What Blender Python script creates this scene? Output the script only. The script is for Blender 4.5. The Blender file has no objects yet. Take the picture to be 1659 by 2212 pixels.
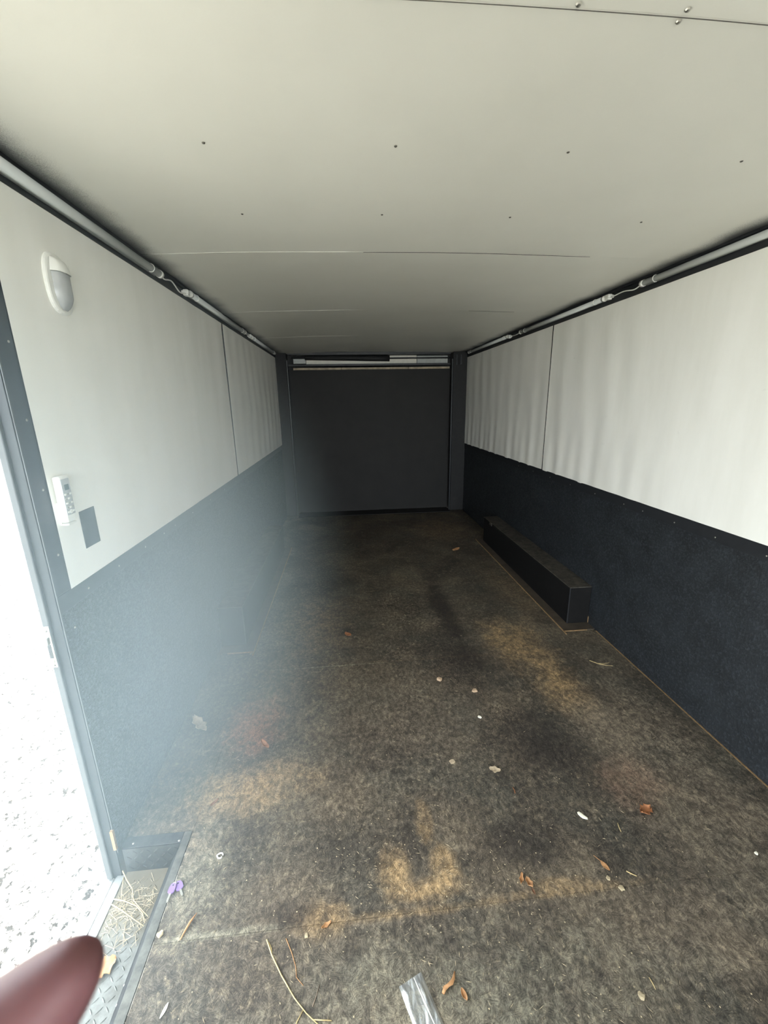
import bpy, bmesh, math, random
from mathutils import Vector, Matrix, noise

random.seed(11)
SC = bpy.context.scene
COL = SC.collection

# ------------------------------------------------------------------ camera
cam_d = bpy.data.cameras.new('camera')
cam = bpy.data.objects.new('camera', cam_d)
COL.objects.link(cam)
R_ = Vector((0.99567234, -0.09137956, -0.0169224))
U_ = Vector((0.03977054, 0.25439619, 0.96628199))
F_ = Vector((0.08399342, 0.96277326, -0.25692946))
C_ = Vector((0.8266763, 0.0, 1.46018965))
cam.matrix_world = Matrix(((R_.x, U_.x, -F_.x, C_.x), (R_.y, U_.y, -F_.y, C_.y), (R_.z, U_.z, -F_.z, C_.z), (0, 0, 0, 1)))
cam_d.sensor_fit = 'HORIZONTAL'
cam_d.sensor_width = 36.0
cam_d.lens = 895.89 / 1659 * 36.0
cam_d.clip_start = 0.005
cam_d.clip_end = 400
cam_d.dof.use_dof = True
cam_d.dof.focus_distance = 2.6
cam_d.dof.aperture_fstop = 16.0
SC.camera = cam

# ------------------------------------------------------------------ sky, sun, exposure
world = bpy.data.worlds.new('sky')
SC.world = world
world.use_nodes = True
wn = world.node_tree
wn.nodes.clear()
w_out = wn.nodes.new('ShaderNodeOutputWorld')
w_bg = wn.nodes.new('ShaderNodeBackground')
w_bg.inputs['Color'].default_value = (0.86, 0.94, 1.0, 1)
w_bg.inputs['Strength'].default_value = 9.0
wn.links.new(w_bg.outputs[0], w_out.inputs[0])

sun_d = bpy.data.lights.new('sun', 'SUN')
sun_d.energy = 9.0
sun_d.angle = math.radians(6)
sun_d.color = (1.0, 0.955, 0.86)
sun = bpy.data.objects.new('sun', sun_d)
COL.objects.link(sun)
sun.rotation_euler = Vector((-0.10, 0.55, -0.83)).to_track_quat('-Z', 'Y').to_euler()

# sampling portal in the side doorway (guides sky light, gives off none of its own)
por_d = bpy.data.lights.new('doorway_portal', 'AREA')
por_d.shape = 'RECTANGLE'
por_d.size = 0.88
por_d.size_y = 1.95
por = bpy.data.objects.new('doorway_portal', por_d)
COL.objects.link(por)
por.matrix_world = Matrix(((0, 0, -1, -0.062), (1, 0, 0, 0.69), (0, -1, 0, 0.85), (0, 0, 0, 1)))
por_d.cycles.is_portal = True
poe_d = bpy.data.lights.new('open_end_portal', 'AREA')
poe_d.shape = 'RECTANGLE'
poe_d.size = 2.4
poe_d.size_y = 2.05
poe = bpy.data.objects.new('open_end_portal', poe_d)
COL.objects.link(poe)
poe.matrix_world = Matrix(((1, 0, 0, 1.2), (0, 0, -1, -2.97), (0, 1, 0, 1.0), (0, 0, 0, 1)))
poe_d.cycles.is_portal = True

SC.view_settings.view_transform = 'Standard'
SC.view_settings.look = 'None'
SC.view_settings.gamma = 1.0
SC.view_settings.use_curve_mapping = False
SC.view_settings.exposure = 0.66
SC.cycles.use_denoising = True
SC.cycles.max_bounces = 14
SC.cycles.diffuse_bounces = 10
SC.cycles.glossy_bounces = 6
SC.cycles.transmission_bounces = 8
SC.cycles.volume_bounces = 1
SC.cycles.volume_step_rate = 5.0
SC.cycles.volume_max_steps = 64
SC.cycles.use_adaptive_sampling = True
SC.cycles.adaptive_threshold = 0.035
SC.cycles.transparent_max_bounces = 12
SC.cycles.sample_clamp_indirect = 8.0

# ------------------------------------------------------------------ dimensions (metres)
W = 2.4          # inside width
H = 2.052        # ceiling height at the walls
YF = 5.56        # rear door plane
Y0 = -2.9        # unseen open end behind the camera, added to light the interior
JY = 1.14        # far jamb of the side doorway
NY = 0.24        # near jamb of the side doorway
DH = 1.80        # doorway head
SZ = -0.10       # step tread level
GZ = -0.45       # ground level

# ------------------------------------------------------------------ node helpers
def srgb(r, g, b):
    def f(c):
        c /= 255.0
        return c / 12.92 if c <= 0.04045 else ((c + 0.055) / 1.055) ** 2.4
    return (f(r), f(g), f(b), 1.0)

class NT:
    def __init__(self, name):
        self.m = bpy.data.materials.new(name)
        self.m.use_nodes = True
        self.t = self.m.node_tree
        self.t.nodes.clear()
        self.out = self.n('ShaderNodeOutputMaterial')
        self.p = None
    def n(self, kind, **kw):
        nd = self.t.nodes.new(kind)
        for k, v in kw.items():
            setattr(nd, k, v)
        return nd
    def put(self, sock, v):
        if isinstance(v, bpy.types.NodeSocket):
            self.t.links.new(v, sock)
        else:
            sock.default_value = v
    def principled(self, color, rough=0.6, metal=0.0, spec=0.5, **kw):
        p = self.n('ShaderNodeBsdfPrincipled')
        self.put(p.inputs['Base Color'], color)
        self.put(p.inputs['Roughness'], rough)
        self.put(p.inputs['Metallic'], metal)
        self.put(p.inputs['Specular IOR Level'], spec)
        for k, v in kw.items():
            self.put(p.inputs[k.replace('_', ' ')], v)
        self.t.links.new(p.outputs[0], self.out.inputs[0])
        self.p = p
        return p
    def pos(self):
        return self.n('ShaderNodeNewGeometry').outputs['Position']
    def obj(self):
        return self.n('ShaderNodeTexCoord').outputs['Object']
    def mapping(self, vec, scale=(1, 1, 1), loc=(0, 0, 0), rot=(0, 0, 0)):
        m = self.n('ShaderNodeMapping')
        self.put(m.inputs[0], vec)
        m.inputs['Scale'].default_value = scale
        m.inputs['Location'].default_value = loc
        m.inputs['Rotation'].default_value = rot
        return m.outputs[0]
    def noise(self, vec, scale=5.0, detail=4.0, rough=0.55, dist=0.0):
        t = self.n('ShaderNodeTexNoise')
        self.put(t.inputs['Vector'], vec)
        self.put(t.inputs['Scale'], scale)
        self.put(t.inputs['Detail'], detail)
        self.put(t.inputs['Roughness'], rough)
        self.put(t.inputs['Distortion'], dist)
        return t.outputs['Fac']
    def voronoi(self, vec, scale, feature='F1'):
        t = self.n('ShaderNodeTexVoronoi', feature=feature)
        self.put(t.inputs['Vector'], vec)
        self.put(t.inputs['Scale'], scale)
        return t
    def ramp(self, fac, stops, interp='LINEAR'):
        r = self.n('ShaderNodeValToRGB')
        r.color_ramp.interpolation = interp
        el = r.color_ramp.elements
        while len(el) < len(stops):
            el.new(0.5)
        for e, (pp, c) in zip(el, stops):
            e.position = pp
            e.color = c if len(c) == 4 else (*c, 1)
        self.put(r.inputs[0], fac)
        return r.outputs[0]
    def math(self, op, a, b=0.0, c=0.0, clamp=False):
        m = self.n('ShaderNodeMath', operation=op, use_clamp=clamp)
        self.put(m.inputs[0], a)
        self.put(m.inputs[1], b)
        self.put(m.inputs[2], c)
        return m.outputs[0]
    def mix(self, fac, a, b, mode='MIX'):
        m = self.n('ShaderNodeMix', data_type='RGBA', blend_type=mode)
        self.put(m.inputs[0], fac)
        self.put(m.inputs[6], a)
        self.put(m.inputs[7], b)
        return m.outputs[2]
    def smooth(self, v, lo, hi, a=0.0, b=1.0):
        m = self.n('ShaderNodeMapRange', interpolation_type='SMOOTHSTEP')
        self.put(m.inputs['Value'], v)
        self.put(m.inputs['From Min'], lo)
        self.put(m.inputs['From Max'], hi)
        self.put(m.inputs['To Min'], a)
        self.put(m.inputs['To Max'], b)
        return m.outputs['Result']
    def sep(self, vec):
        s = self.n('ShaderNodeSeparateXYZ')
        self.put(s.inputs[0], vec)
        return s.outputs
    def bump(self, height, strength=0.3, dist=0.002):
        b = self.n('ShaderNodeBump')
        self.put(b.inputs['Height'], height)
        b.inputs['Strength'].default_value = strength
        b.inputs['Distance'].default_value = dist
        if self.p:
            self.t.links.new(b.outputs[0], self.p.inputs['Normal'])
        return b.outputs[0]

def plain(name, color, rough=0.55, metal=0.0, spec=0.5, var=0.12, vscale=30.0, bump=0.0, bscale=200.0, **kw):
    t = NT(name)
    v = t.noise(t.obj(), vscale, 3.0)
    lo = tuple(c * (1 - var) for c in color[:3]) + (1,)
    hi = tuple(min(1, c * (1 + var)) for c in color[:3]) + (1,)
    t.principled(t.ramp(v, [(0.3, lo), (0.7, hi)]), rough, metal, spec, **kw)
    if bump:
        t.bump(t.noise(t.obj(), bscale, 2.0), bump, 0.001)
    return t.m

M = {}
# white wall boards: faint stains and scuffs
def white_board():
    t = NT('white_wall_board')
    p = t.pos()
    s = t.noise(t.mapping(p, (3.0, 3.0, 0.7)), 2.2, 5.0, 0.6)
    c = t.ramp(s, [(0.30, srgb(238, 237, 230)), (0.62, srgb(245, 244, 238))])
    g = t.noise(t.mapping(p, (1, 1, 2.0)), 5.0, 6.0, 0.7, 0.6)
    c = t.mix(t.smooth(g, 0.67, 0.80, 0, 0.22), c, srgb(150, 148, 140))
    t.principled(c, 0.42, 0.0, 0.4)
    t.bump(t.noise(p, 160, 2), 0.08, 0.001)
    return t.m
M['board'] = white_board()

def black_bedliner():      # rolled black coating with a pebbly grain
    t = NT('black_textured_coating')
    p = t.pos()
    a = t.noise(p, 105, 4.0, 0.68)
    b = t.noise(p, 8, 3.0)
    c = t.ramp(b, [(0.3, srgb(26, 29, 32)), (0.7, srgb(38, 42, 46))])
    c = t.mix(t.smooth(a, 0.48, 0.72, 0, 0.6), c, srgb(74, 80, 85))
    t.principled(c, t.smooth(a, 0.3, 0.7, 0.62, 0.40), 0.0, 0.5)
    t.bump(a, 0.65, 0.004)
    return t.m
M['liner'] = black_bedliner()
M['black'] = plain('black_painted_trim', srgb(34, 36, 39), 0.5, var=0.15, vscale=18, bump=0.1)
M['frame_black'] = plain('black_painted_steel', srgb(38, 42, 46), 0.42, var=0.15, vscale=18, bump=0.08)
M['door_black'] = plain('black_painted_plywood', srgb(27, 26, 25), 0.7, var=0.2, vscale=5, bump=0.2, bscale=60)
M['alu'] = plain('brushed_aluminium', srgb(176, 178, 176), 0.34, 0.75, var=0.08, vscale=60)
M['frame_grey'] = plain('grey_door_frame', srgb(165, 167, 163), 0.45, 0.2, var=0.08, vscale=20)
M['jamb_grey'] = plain('grey_outer_jamb', srgb(74, 76, 76), 0.6, 0.0, 0.2, var=0.08, vscale=20)
M['jamb_black'] = plain('black_inner_jamb', srgb(26, 29, 31), 0.55, 0.0, 0.3, var=0.15, vscale=18)
M['zinc'] = plain('zinc_screw', srgb(170, 168, 160), 0.3, 0.9)
M['dark_screw'] = plain('dull_screw', srgb(92, 90, 84), 0.45, 0.6)
M['plastic_white'] = plain('white_plastic', srgb(232, 232, 226), 0.35, var=0.03)
M['plastic_grey'] = plain('grey_plastic', srgb(176, 179, 180), 0.4, var=0.04)
M['lcd'] = plain('lcd_glass', srgb(96, 110, 112), 0.2, var=0.05)
M['rubber'] = plain('black_rubber', srgb(28, 28, 29), 0.7, var=0.2)
M['raw_wood'] = plain('raw_wood_edge', srgb(128, 102, 70), 0.8, var=0.3, vscale=60, bump=0.2)
M['seal'] = plain('weathered_door_edge', srgb(170, 156, 134), 0.7, var=0.3, vscale=14)
M['white_paint'] = plain('white_painted_metal', srgb(232, 228, 214), 0.4, var=0.05)

def clear_tube():
    t = NT('clear_lamp_diffuser')
    t.principled(srgb(236, 240, 238), 0.16, 0.0, 0.5, Transmission_Weight=0.35, IOR=1.2)
    return t.m
M['tube'] = clear_tube()
M['lens'] = plain('grey_lamp_lens', srgb(186, 188, 188), 0.22, var=0.06, vscale=40, Transmission_Weight=0.15)

def ceiling_mat():
    t = NT('white_ceiling_skin')
    p = t.pos()
    x = t.sep(p)[0]
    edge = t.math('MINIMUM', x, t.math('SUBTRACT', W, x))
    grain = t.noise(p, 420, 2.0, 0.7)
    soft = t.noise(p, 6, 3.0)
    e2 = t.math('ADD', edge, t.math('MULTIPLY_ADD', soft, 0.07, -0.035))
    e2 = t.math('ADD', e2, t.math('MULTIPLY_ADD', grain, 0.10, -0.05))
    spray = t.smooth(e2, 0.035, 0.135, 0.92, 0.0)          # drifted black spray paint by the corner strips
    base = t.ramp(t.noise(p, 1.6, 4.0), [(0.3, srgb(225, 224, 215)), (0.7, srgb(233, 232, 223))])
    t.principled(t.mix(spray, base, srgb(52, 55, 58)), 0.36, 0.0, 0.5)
    t.bump(t.noise(p, 260, 2.0), 0.10, 0.001)
    return t.m
M['ceiling'] = ceiling_mat()

# worn black-painted strand board with trodden-in dirt and a painted flare tint
DIRT_AND_FLARE = [(1.45, 0.88, 0.22, 0.018, 0.6, 'tan'), (0.95, 0.872, 0.25, 0.016, 0.5, 'tan'), (0.45, 0.875, 0.2, 0.012, 0.4, 'pale'), (1.5, 2.10, 0.7, 0.014, 0.35, 'brown'),
    # x, y, half x, half y, strength, colour key
    (0.93, 0.985, 0.055, 0.09, 0.85, 'tan'), (1.09, 0.975, 0.045, 0.075, 0.85, 'tan'), (1.0, 0.925, 0.13, 0.035, 0.75, 'tan'), (0.65, 2.092, 0.40, 0.007, 0.5, 'pale'), (0.69, 0.885, 0.09, 0.05, 0.7, 'tan'), (0.56, 2.62, 0.26, 0.42, 0.62, 'brown'),
    (0.46, 1.98, 0.30, 0.30, 0.30, 'brown'), (0.394, 1.35, 0.24, 0.12, 0.65, 'tan'), (0.33, 1.68, 0.13, 0.20, 0.80, 'orange'),  # the orange patch paints in a lens flare ghost
    (1.82, 2.22, 0.20, 0.28, 0.75, 'tan'), (1.90, 1.79, 0.13, 0.24, 0.8, 'tan'), (1.96, 1.48, 0.16, 0.22, 0.7, 'dust'),
    (1.90, 1.21, 0.13, 0.12, 0.5, 'red'), (1.61, 1.45, 0.25, 0.24, 0.75, 'dark'), (1.44, 2.02, 0.25, 0.33, 0.7, 'dark'),
    (1.48, 2.70, 0.09, 0.75, 0.8, 'dark'), (1.35, 1.03, 0.20, 0.11, 0.7, 'dark'), (0.625, 0.90, 0.09, 0.05, 0.7, 'dark'),
    (1.76, 0.75, 0.30, 0.12, 0.35, 'dust'), (2.05, 1.0, 0.25, 0.35, 0.35, 'dust'), (1.05, 0.66, 0.60, 0.16, 0.25, 'pale'),
    (1.05, 1.14, 0.03, 0.08, 0.6, 'tan'), (0.80, 1.10, 0.20, 0.12, 0.35, 'dark'), (1.45, 0.90, 0.10, 0.02, 0.6, 'tan'),
    (2.10, 2.9, 0.16, 0.5, 0.4, 'brown'), (0.30, 1.05, 0.09, 0.20, 0.25, 'pale'), (1.9, 4.6, 0.35, 0.5, 0.5, 'brown'),
    (1.05, 1.65, 0.5, 0.35, 0.30, 'dust'), (2.2, 1.45, 0.12, 0.6, 0.45, 'dust')]
DCOL = {'tan': srgb(160, 134, 98), 'brown': srgb(128, 108, 82), 'orange': srgb(140, 96, 74), 'dust': srgb(132, 120, 104),
        'red': srgb(122, 92, 76), 'dark': srgb(44, 39, 36), 'pale': srgb(156, 152, 132)}

def floor_mat():
    t = NT('worn_black_strand_board')
    p = t.pos()
    fibs = []
    for sc, off, fs in ((42, 0.0, (330, 40, 1)), (75, 3.7, (520, 70, 1))):
        v = t.voronoi(t.mapping(p, (1, 1, 1), (off, off, 0)), sc)
        ang = t.math('MULTIPLY', t.sep(v.outputs['Color'])[0], 6.283)
        rot = t.n('ShaderNodeVectorRotate', rotation_type='Z_AXIS')
        t.put(rot.inputs['Vector'], p)
        t.put(rot.inputs['Angle'], ang)
        fibs.append(t.noise(t.mapping(rot.outputs[0], fs), 1.0, 3.0, 0.6))
    fib = t.math('MULTIPLY', t.math('ADD', fibs[0], fibs[1]), 0.5)            # flake fibres
    gl = t.noise(t.mapping(p, (60, 38, 1)), 1.0, 6.0, 0.72, 0.3)
    mot = t.noise(p, 17, 6.0, 0.72, 0.8)
    big = t.noise(p, 2.4, 7.0, 0.66, 0.6)
    speck = t.noise(p, 190, 2.0, 0.8)
    base = t.ramp(big, [(0.32, srgb(58, 53, 47)), (0.50, srgb(80, 73, 63)), (0.70, srgb(112, 101, 85))])
    hue = t.noise(p, 4.2, 3.0)
    fine = t.noise(t.mapping(p, (1, 1, 1), (5, 2, 0)), 52, 5.0, 0.75, 0.6)
    base = t.mix(t.smooth(hue, 0.42, 0.66, 0, 0.35), base, srgb(78, 78, 70))
    base = t.mix(t.smooth(mot, 0.52, 0.70, 0, 0.45), base, srgb(128, 117, 98))
    base = t.mix(t.smooth(mot, 0.46, 0.32, 0, 0.45), base, srgb(48, 44, 40))
    base = t.mix(t.smooth(fine, 0.54, 0.68, 0, 0.40), base, srgb(146, 132, 108))
    base = t.mix(t.smooth(fine, 0.45, 0.33, 0, 0.45), base, srgb(42, 39, 36))
    wob = t.math('MULTIPLY_ADD', t.noise(p, 6.0, 7.0, 0.74, 0.5), 2.2, -1.1)
    patch = t.smooth(mot, 0.36, 0.60, 0.30, 1.0)
    for (x, y, hx, hy, s, k) in DIRT_AND_FLARE:
        d = t.n('ShaderNodeVectorMath', operation='LENGTH')
        t.put(d.inputs[0], t.mapping(p, (1 / hx, 1 / hy, 0), (-x / hx, -y / hy, 0)))
        m = t.smooth(t.math('ADD', d.outputs['Value'], wob), 0.2, 1.35, s, 0.0)
        if k != 'dark':
            m = t.math('MULTIPLY', m, patch)
        base = t.mix(m, base, DCOL[k])
    f1 = t.smooth(fib, 0.38, 0.62, 0.55, 1.42)
    f2 = t.smooth(gl, 0.36, 0.66, 0.58, 1.40)
    cc = t.n('ShaderNodeCombineColor')
    ff = t.math('MULTIPLY', f1, f2)
    for i in range(3):
        t.put(cc.inputs[i], ff)
    c = t.mix(1.0, base, cc.outputs[0], 'MULTIPLY')
    c = t.mix(t.smooth(speck, 0.72, 0.80, 0, 0.5), c, srgb(176, 166, 142))
    t.principled(c, t.smooth(gl, 0.3, 0.7, 0.62, 0.85), 0.0, 0.35)
    t.bump(t.math('ADD', fib, t.math('MULTIPLY', gl, 0.6)), 0.45, 0.003)
    return t.m
M['floor'] = floor_mat()

def gravel_mat():
    t = NT('pale_gravel')
    p = t.pos()
    n1 = t.noise(p, 34, 5.0, 0.7)
    c = t.ramp(n1, [(0.32, srgb(150, 142, 128)), (0.55, srgb(206, 200, 186))])
    v = t.noise(t.mapping(p, (1, 1, 1)), 30, 6.0, 0.72, 0.4)
    c = t.mix(t.smooth(v, 0.525, 0.585, 0.0, 1.0), c, srgb(50, 46, 42))      # dark flecks painted in for shadows among the pebbles
    t.principled(c, 0.9, 0.0, 0.2)
    t.bump(n1, 0.9, 0.03)
    return t.m
M['gravel'] = gravel_mat()
M['stone'] = plain('pale_stone', srgb(196, 190, 178), 0.9, var=0.25, vscale=12)

def tread_mat(name, lo, hi, metal, rough):
    t = NT(name)
    p = t.pos()
    c = t.ramp(t.noise(p, 24, 5.0, 0.7), [(0.35, lo), (0.68, hi)])
    if name.startswith('dusty_alu'):      # trodden dust towards the jamb end
        g = t.math('MULTIPLY_ADD', t.noise(p, 40, 5.0, 0.7), 0.16, t.sep(p)[1])
        c = t.mix(t.smooth(g, 0.99, 1.12, 0, 0.75), c, srgb(96, 86, 66))
    t.principled(c, rough, metal, 0.25)
    t.bump(t.noise(p, 120, 3.0), 0.15, 0.001)
    return t.m
M['tread'] = tread_mat('dusty_aluminium_tread', srgb(80, 80, 75), srgb(110, 112, 108), 0.2, 0.6)
M['tread_dark'] = tread_mat('black_diamond_plate', srgb(24, 25, 25), srgb(44, 45, 42), 0.0, 0.42)
M['flange'] = tread_mat('grubby_grey_flange', srgb(66, 66, 62), srgb(98, 98, 92), 0.1, 0.6)
M['riser'] = tread_mat('dark_grey_riser', srgb(40, 42, 44), srgb(66, 68, 68), 0.0, 0.55)
M['box_black'] = tread_mat('scuffed_black_wheel_box', srgb(11, 11, 11), srgb(18, 17, 17), 0.0, 0.8)
M['box_top'] = tread_mat('dusty_wheel_box_lid', srgb(52, 49, 45), srgb(84, 80, 72), 0.0, 0.75)
M['sheet_edge'] = plain('brown_sheet_flange', srgb(70, 62, 52), 0.7, var=0.25, vscale=14)
M['leaf_rust'] = plain('rust_orange_leaf', srgb(138, 90, 56), 0.75, var=0.3, vscale=90)
M['leaf_tan'] = plain('dry_tan_leaf', srgb(164, 122, 82), 0.75, var=0.25, vscale=90)
M['leaf_brown'] = plain('dry_brown_leaf', srgb(110, 78, 56), 0.8, var=0.3, vscale=90)
M['leaf_pale'] = plain('pale_dry_leaf', srgb(168, 152, 128), 0.8, var=0.2, vscale=90)
M['paper'] = plain('white_paint_flake', srgb(236, 232, 214), 0.7, var=0.05)
M['straw'] = plain('straw', srgb(184, 164, 118), 0.7, var=0.2, vscale=60)
M['twig'] = plain('grey_twig', srgb(128, 112, 96), 0.8, var=0.2, vscale=60)
M['stone_tan'] = plain('tan_pebble', srgb(170, 146, 120), 0.8, var=0.15, vscale=90)
M['purple'] = plain('purple_plastic', srgb(122, 100, 150), 0.4, var=0.06)
M['key_metal'] = plain('nickel_key', srgb(222, 218, 206), 0.28, 0.85, var=0.05)
M['chaff'] = plain('wood_chaff', srgb(164, 150, 122), 0.8, var=0.3, vscale=50)

def bag_mat():
    t = NT('clear_plastic_film')
    tr = t.n('ShaderNodeBsdfTransparent')
    tr.inputs[0].default_value = (0.97, 0.98, 0.98, 1)
    d = t.n('ShaderNodeBsdfDiffuse')
    d.inputs[0].default_value = (0.75, 0.78, 0.78, 1)
    g = t.n('ShaderNodeBsdfGlossy')
    g.inputs['Roughness'].default_value = 0.45
    crease = t.smooth(t.noise(t.mapping(t.obj(), (90, 12, 1)), 1.0, 3.0), 0.5, 0.74, 0.09, 0.45)
    a = t.n('ShaderNodeMixShader')
    t.put(a.inputs[0], crease)
    t.t.links.new(tr.outputs[0], a.inputs[1])
    t.t.links.new(d.outputs[0], a.inputs[2])
    b = t.n('ShaderNodeMixShader')
    fr = t.n('ShaderNodeFresnel')
    fr.inputs[0].default_value = 1.5
    t.put(b.inputs[0], t.math('MULTIPLY', fr.outputs[0], 0.45, clamp=True))
    t.t.links.new(a.outputs[0], b.inputs[1])
    t.t.links.new(g.outputs[0], b.inputs[2])
    t.t.links.new(b.outputs[0], t.out.inputs[0])
    return t.m
M['bag'] = bag_mat()

def skin_mat():
    t = NT('skin')
    n = t.noise(t.obj(), 60, 4.0)
    t.principled(t.ramp(n, [(0.3, srgb(106, 70, 75)), (0.7, srgb(116, 79, 83))]), 0.55, 0.0, 0.3,
                 Subsurface_Weight=0.15, Subsurface_Scale=0.006)
    t.bump(t.noise(t.obj(), 700, 2.0), 0.15, 0.0005)
    return t.m
M['skin'] = skin_mat()
M['nail'] = plain('fingernail', srgb(196, 130, 120), 0.3, var=0.05)
M['sleeve'] = plain('dark_sleeve', srgb(46, 44, 50), 0.9, var=0.2, vscale=40)

# ------------------------------------------------------------------ mesh helpers
def link_mesh(name, bm, mat, parent=None, smooth=False, loc=None):
    bm.normal_update()
    me = bpy.data.meshes.new(name)
    bm.to_mesh(me)
    bm.free()
    mats = mat if isinstance(mat, (list, tuple)) else [mat]
    for m in mats:
        me.materials.append(m)
    if smooth:
        for f in me.polygons:
            f.use_smooth = True
    o = bpy.data.objects.new(name, me)
    COL.objects.link(o)
    if loc is not None:
        o.location = loc
    if parent is not None:
        o.parent = parent
    return o

def empty(name, loc=(0, 0, 0), rz=0.0):
    o = bpy.data.objects.new(name, None)
    COL.objects.link(o)
    o.location = loc
    o.rotation_euler = (0, 0, rz)
    o.empty_display_size = 0.05
    return o

def tag(o, label, cat, group=None, kind=None):
    o['label'] = label
    o['category'] = cat
    if group:
        o['group'] = group
    if kind:
        o['kind'] = kind
    return o

def struct(o, label=None):
    o['kind'] = 'structure'
    if label:
        o['label'] = label
    return o

def box(bm, lo, hi, bevel=0.0, seg=2):
    r = bmesh.ops.create_cube(bm, size=1.0)
    vs = r['verts']
    for v in vs:
        v.co = Vector(((lo[i] + hi[i]) / 2 + v.co[i] * (hi[i] - lo[i]) for i in range(3)))
    if bevel > 0:
        es = list({e for v in vs for e in v.link_edges})
        bmesh.ops.bevel(bm, geom=es, offset=bevel, segments=seg, affect='EDGES', profile=0.5)

def box_obj(name, lo, hi, mat, parent=None, bevel=0.0, seg=2):
    bm = bmesh.new()
    box(bm, lo, hi, bevel, seg)
    return link_mesh(name, bm, mat, parent)

def frame_of(d):
    d = d.normalized()
    a = Vector((0, 0, 1)) if abs(d.z) < 0.9 else Vector((1, 0, 0))
    s = d.cross(a).normalized()
    return s, d.cross(s).normalized()

def tube(bm, pts, rad, seg=10, cap=True):
    pts = [Vector(p) for p in pts]
    rads = rad if isinstance(rad, (list, tuple)) else [rad] * len(pts)
    rings = []
    s0 = None
    for i, p in enumerate(pts):
        d = (pts[min(i + 1, len(pts) - 1)] - pts[max(i - 1, 0)])
        s, u = frame_of(d)
        if s0 is not None:
            s = (s0 - d.normalized() * s0.dot(d.normalized())).normalized()
            u = d.normalized().cross(s)
        s0 = s
        rings.append([bm.verts.new(p + (s * math.cos(k * math.tau / seg) + u * math.sin(k * math.tau / seg)) * rads[i]) for k in range(seg)])
    for a, b in zip(rings, rings[1:]):
        for k in range(seg):
            bm.faces.new((a[k], a[(k + 1) % seg], b[(k + 1) % seg], b[k]))
    if cap:
        bm.faces.new(rings[0][::-1])
        bm.faces.new(rings[-1])

def tube_obj(name, pts, rad, mat, parent=None, seg=10):
    bm = bmesh.new()
    tube(bm, pts, rad, seg)
    bmesh.ops.recalc_face_normals(bm, faces=bm.faces)
    return link_mesh(name, bm, mat, parent, smooth=True)

def dome(bm, c, axis, r, h, seg=10, rings=3):
    axis = Vector(axis).normalized()
    s, u = frame_of(axis)
    c = Vector(c)
    prev = None
    for i in range(rings):
        a = i / rings * math.pi / 2
        ring = [bm.verts.new(c + (s * math.cos(k * math.tau / seg) + u * math.sin(k * math.tau / seg)) * r * math.cos(a) + axis * h * math.sin(a)) for k in range(seg)]
        if prev:
            for k in range(seg):
                bm.faces.new((prev[k], prev[(k + 1) % seg], ring[(k + 1) % seg], ring[k]))
        else:
            bm.faces.new(ring[::-1])
        prev = ring
    top = bm.verts.new(c + axis * h)
    for k in range(seg):
        bm.faces.new((prev[k], prev[(k + 1) % seg], top))
    bmesh.ops.recalc_face_normals(bm, faces=bm.faces)

def sheet(bm, nu, nv, fn, thick=None):
    g = [[bm.verts.new(fn(i / nu, j / nv)) for j in range(nv + 1)] for i in range(nu + 1)]
    for i in range(nu):
        for j in range(nv):
            bm.faces.new((g[i][j], g[i + 1][j], g[i + 1][j + 1], g[i][j + 1]))
    if thick:
        bmesh.ops.recalc_face_normals(bm, faces=bm.faces)
        bmesh.ops.solidify(bm, geom=bm.faces[:], thickness=thick)

SCREW = {}
def screw(loc, axis, r, mat, parent, name='screw'):
    key = (tuple(axis), r, mat.name)
    if key not in SCREW:
        bm = bmesh.new()
        dome(bm, (0, 0, 0), axis, r, r * 0.55, 8, 2)
        bm.normal_update()
        me = bpy.data.meshes.new(name)
        bm.to_mesh(me)
        bm.free()
        me.materials.append(mat)
        SCREW[key] = me
    o = bpy.data.objects.new(name, SCREW[key])
    COL.objects.link(o)
    o.location = loc
    o.parent = parent
    return o

# ------------------------------------------------------------------ floor
FSEAM = [Y0, -2.79, -1.57, -0.35, 0.87, 2.09, 3.31, 4.53, YF]
floor = box_obj('floor', (0.235, Y0, -0.10), (W, YF, -0.02), M['rubber'])
struct(floor, 'worn black strand-board trailer floor strewn with dirt and leaves')
bm = bmesh.new()
box(bm, (0, JY + 0.055, -0.10), (0.235, YF, -0.02))
link_mesh('subfloor', bm, M['rubber'], floor)
for a, b in zip(FSEAM, FSEAM[1:]):
    bm = bmesh.new()
    if a < JY + 0.052 and b > NY - 0.05:       # cut round the step well
        if b <= 0.9:
            box(bm, (0.231, a + 0.0005, -0.018), (W - 0.012, b - 0.0005, 0.0))
            if a < NY - 0.06:
                box(bm, (0.0, a + 0.0005, -0.018), (0.2305, NY - 0.06, 0.0))
        else:
            box(bm, (0.231, a + 0.0005, -0.018), (W - 0.012, b - 0.0005, 0.0))
            box(bm, (0.0, JY + 0.052, -0.018), (0.2305, b - 0.0005, 0.0))
    else:
        box(bm, (0.0, a + 0.0005, -0.018), (W - 0.012, b - 0.0005, 0.0))
    link_mesh('plywood_sheet', bm, M['floor'], floor)
# raw sheet edge showing along the right wall
edge = box_obj('sheet_edge', (W - 0.0118, Y0, -0.018), (W - 0.0055, 2.27, 0.002), M['raw_wood'], floor)

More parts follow.
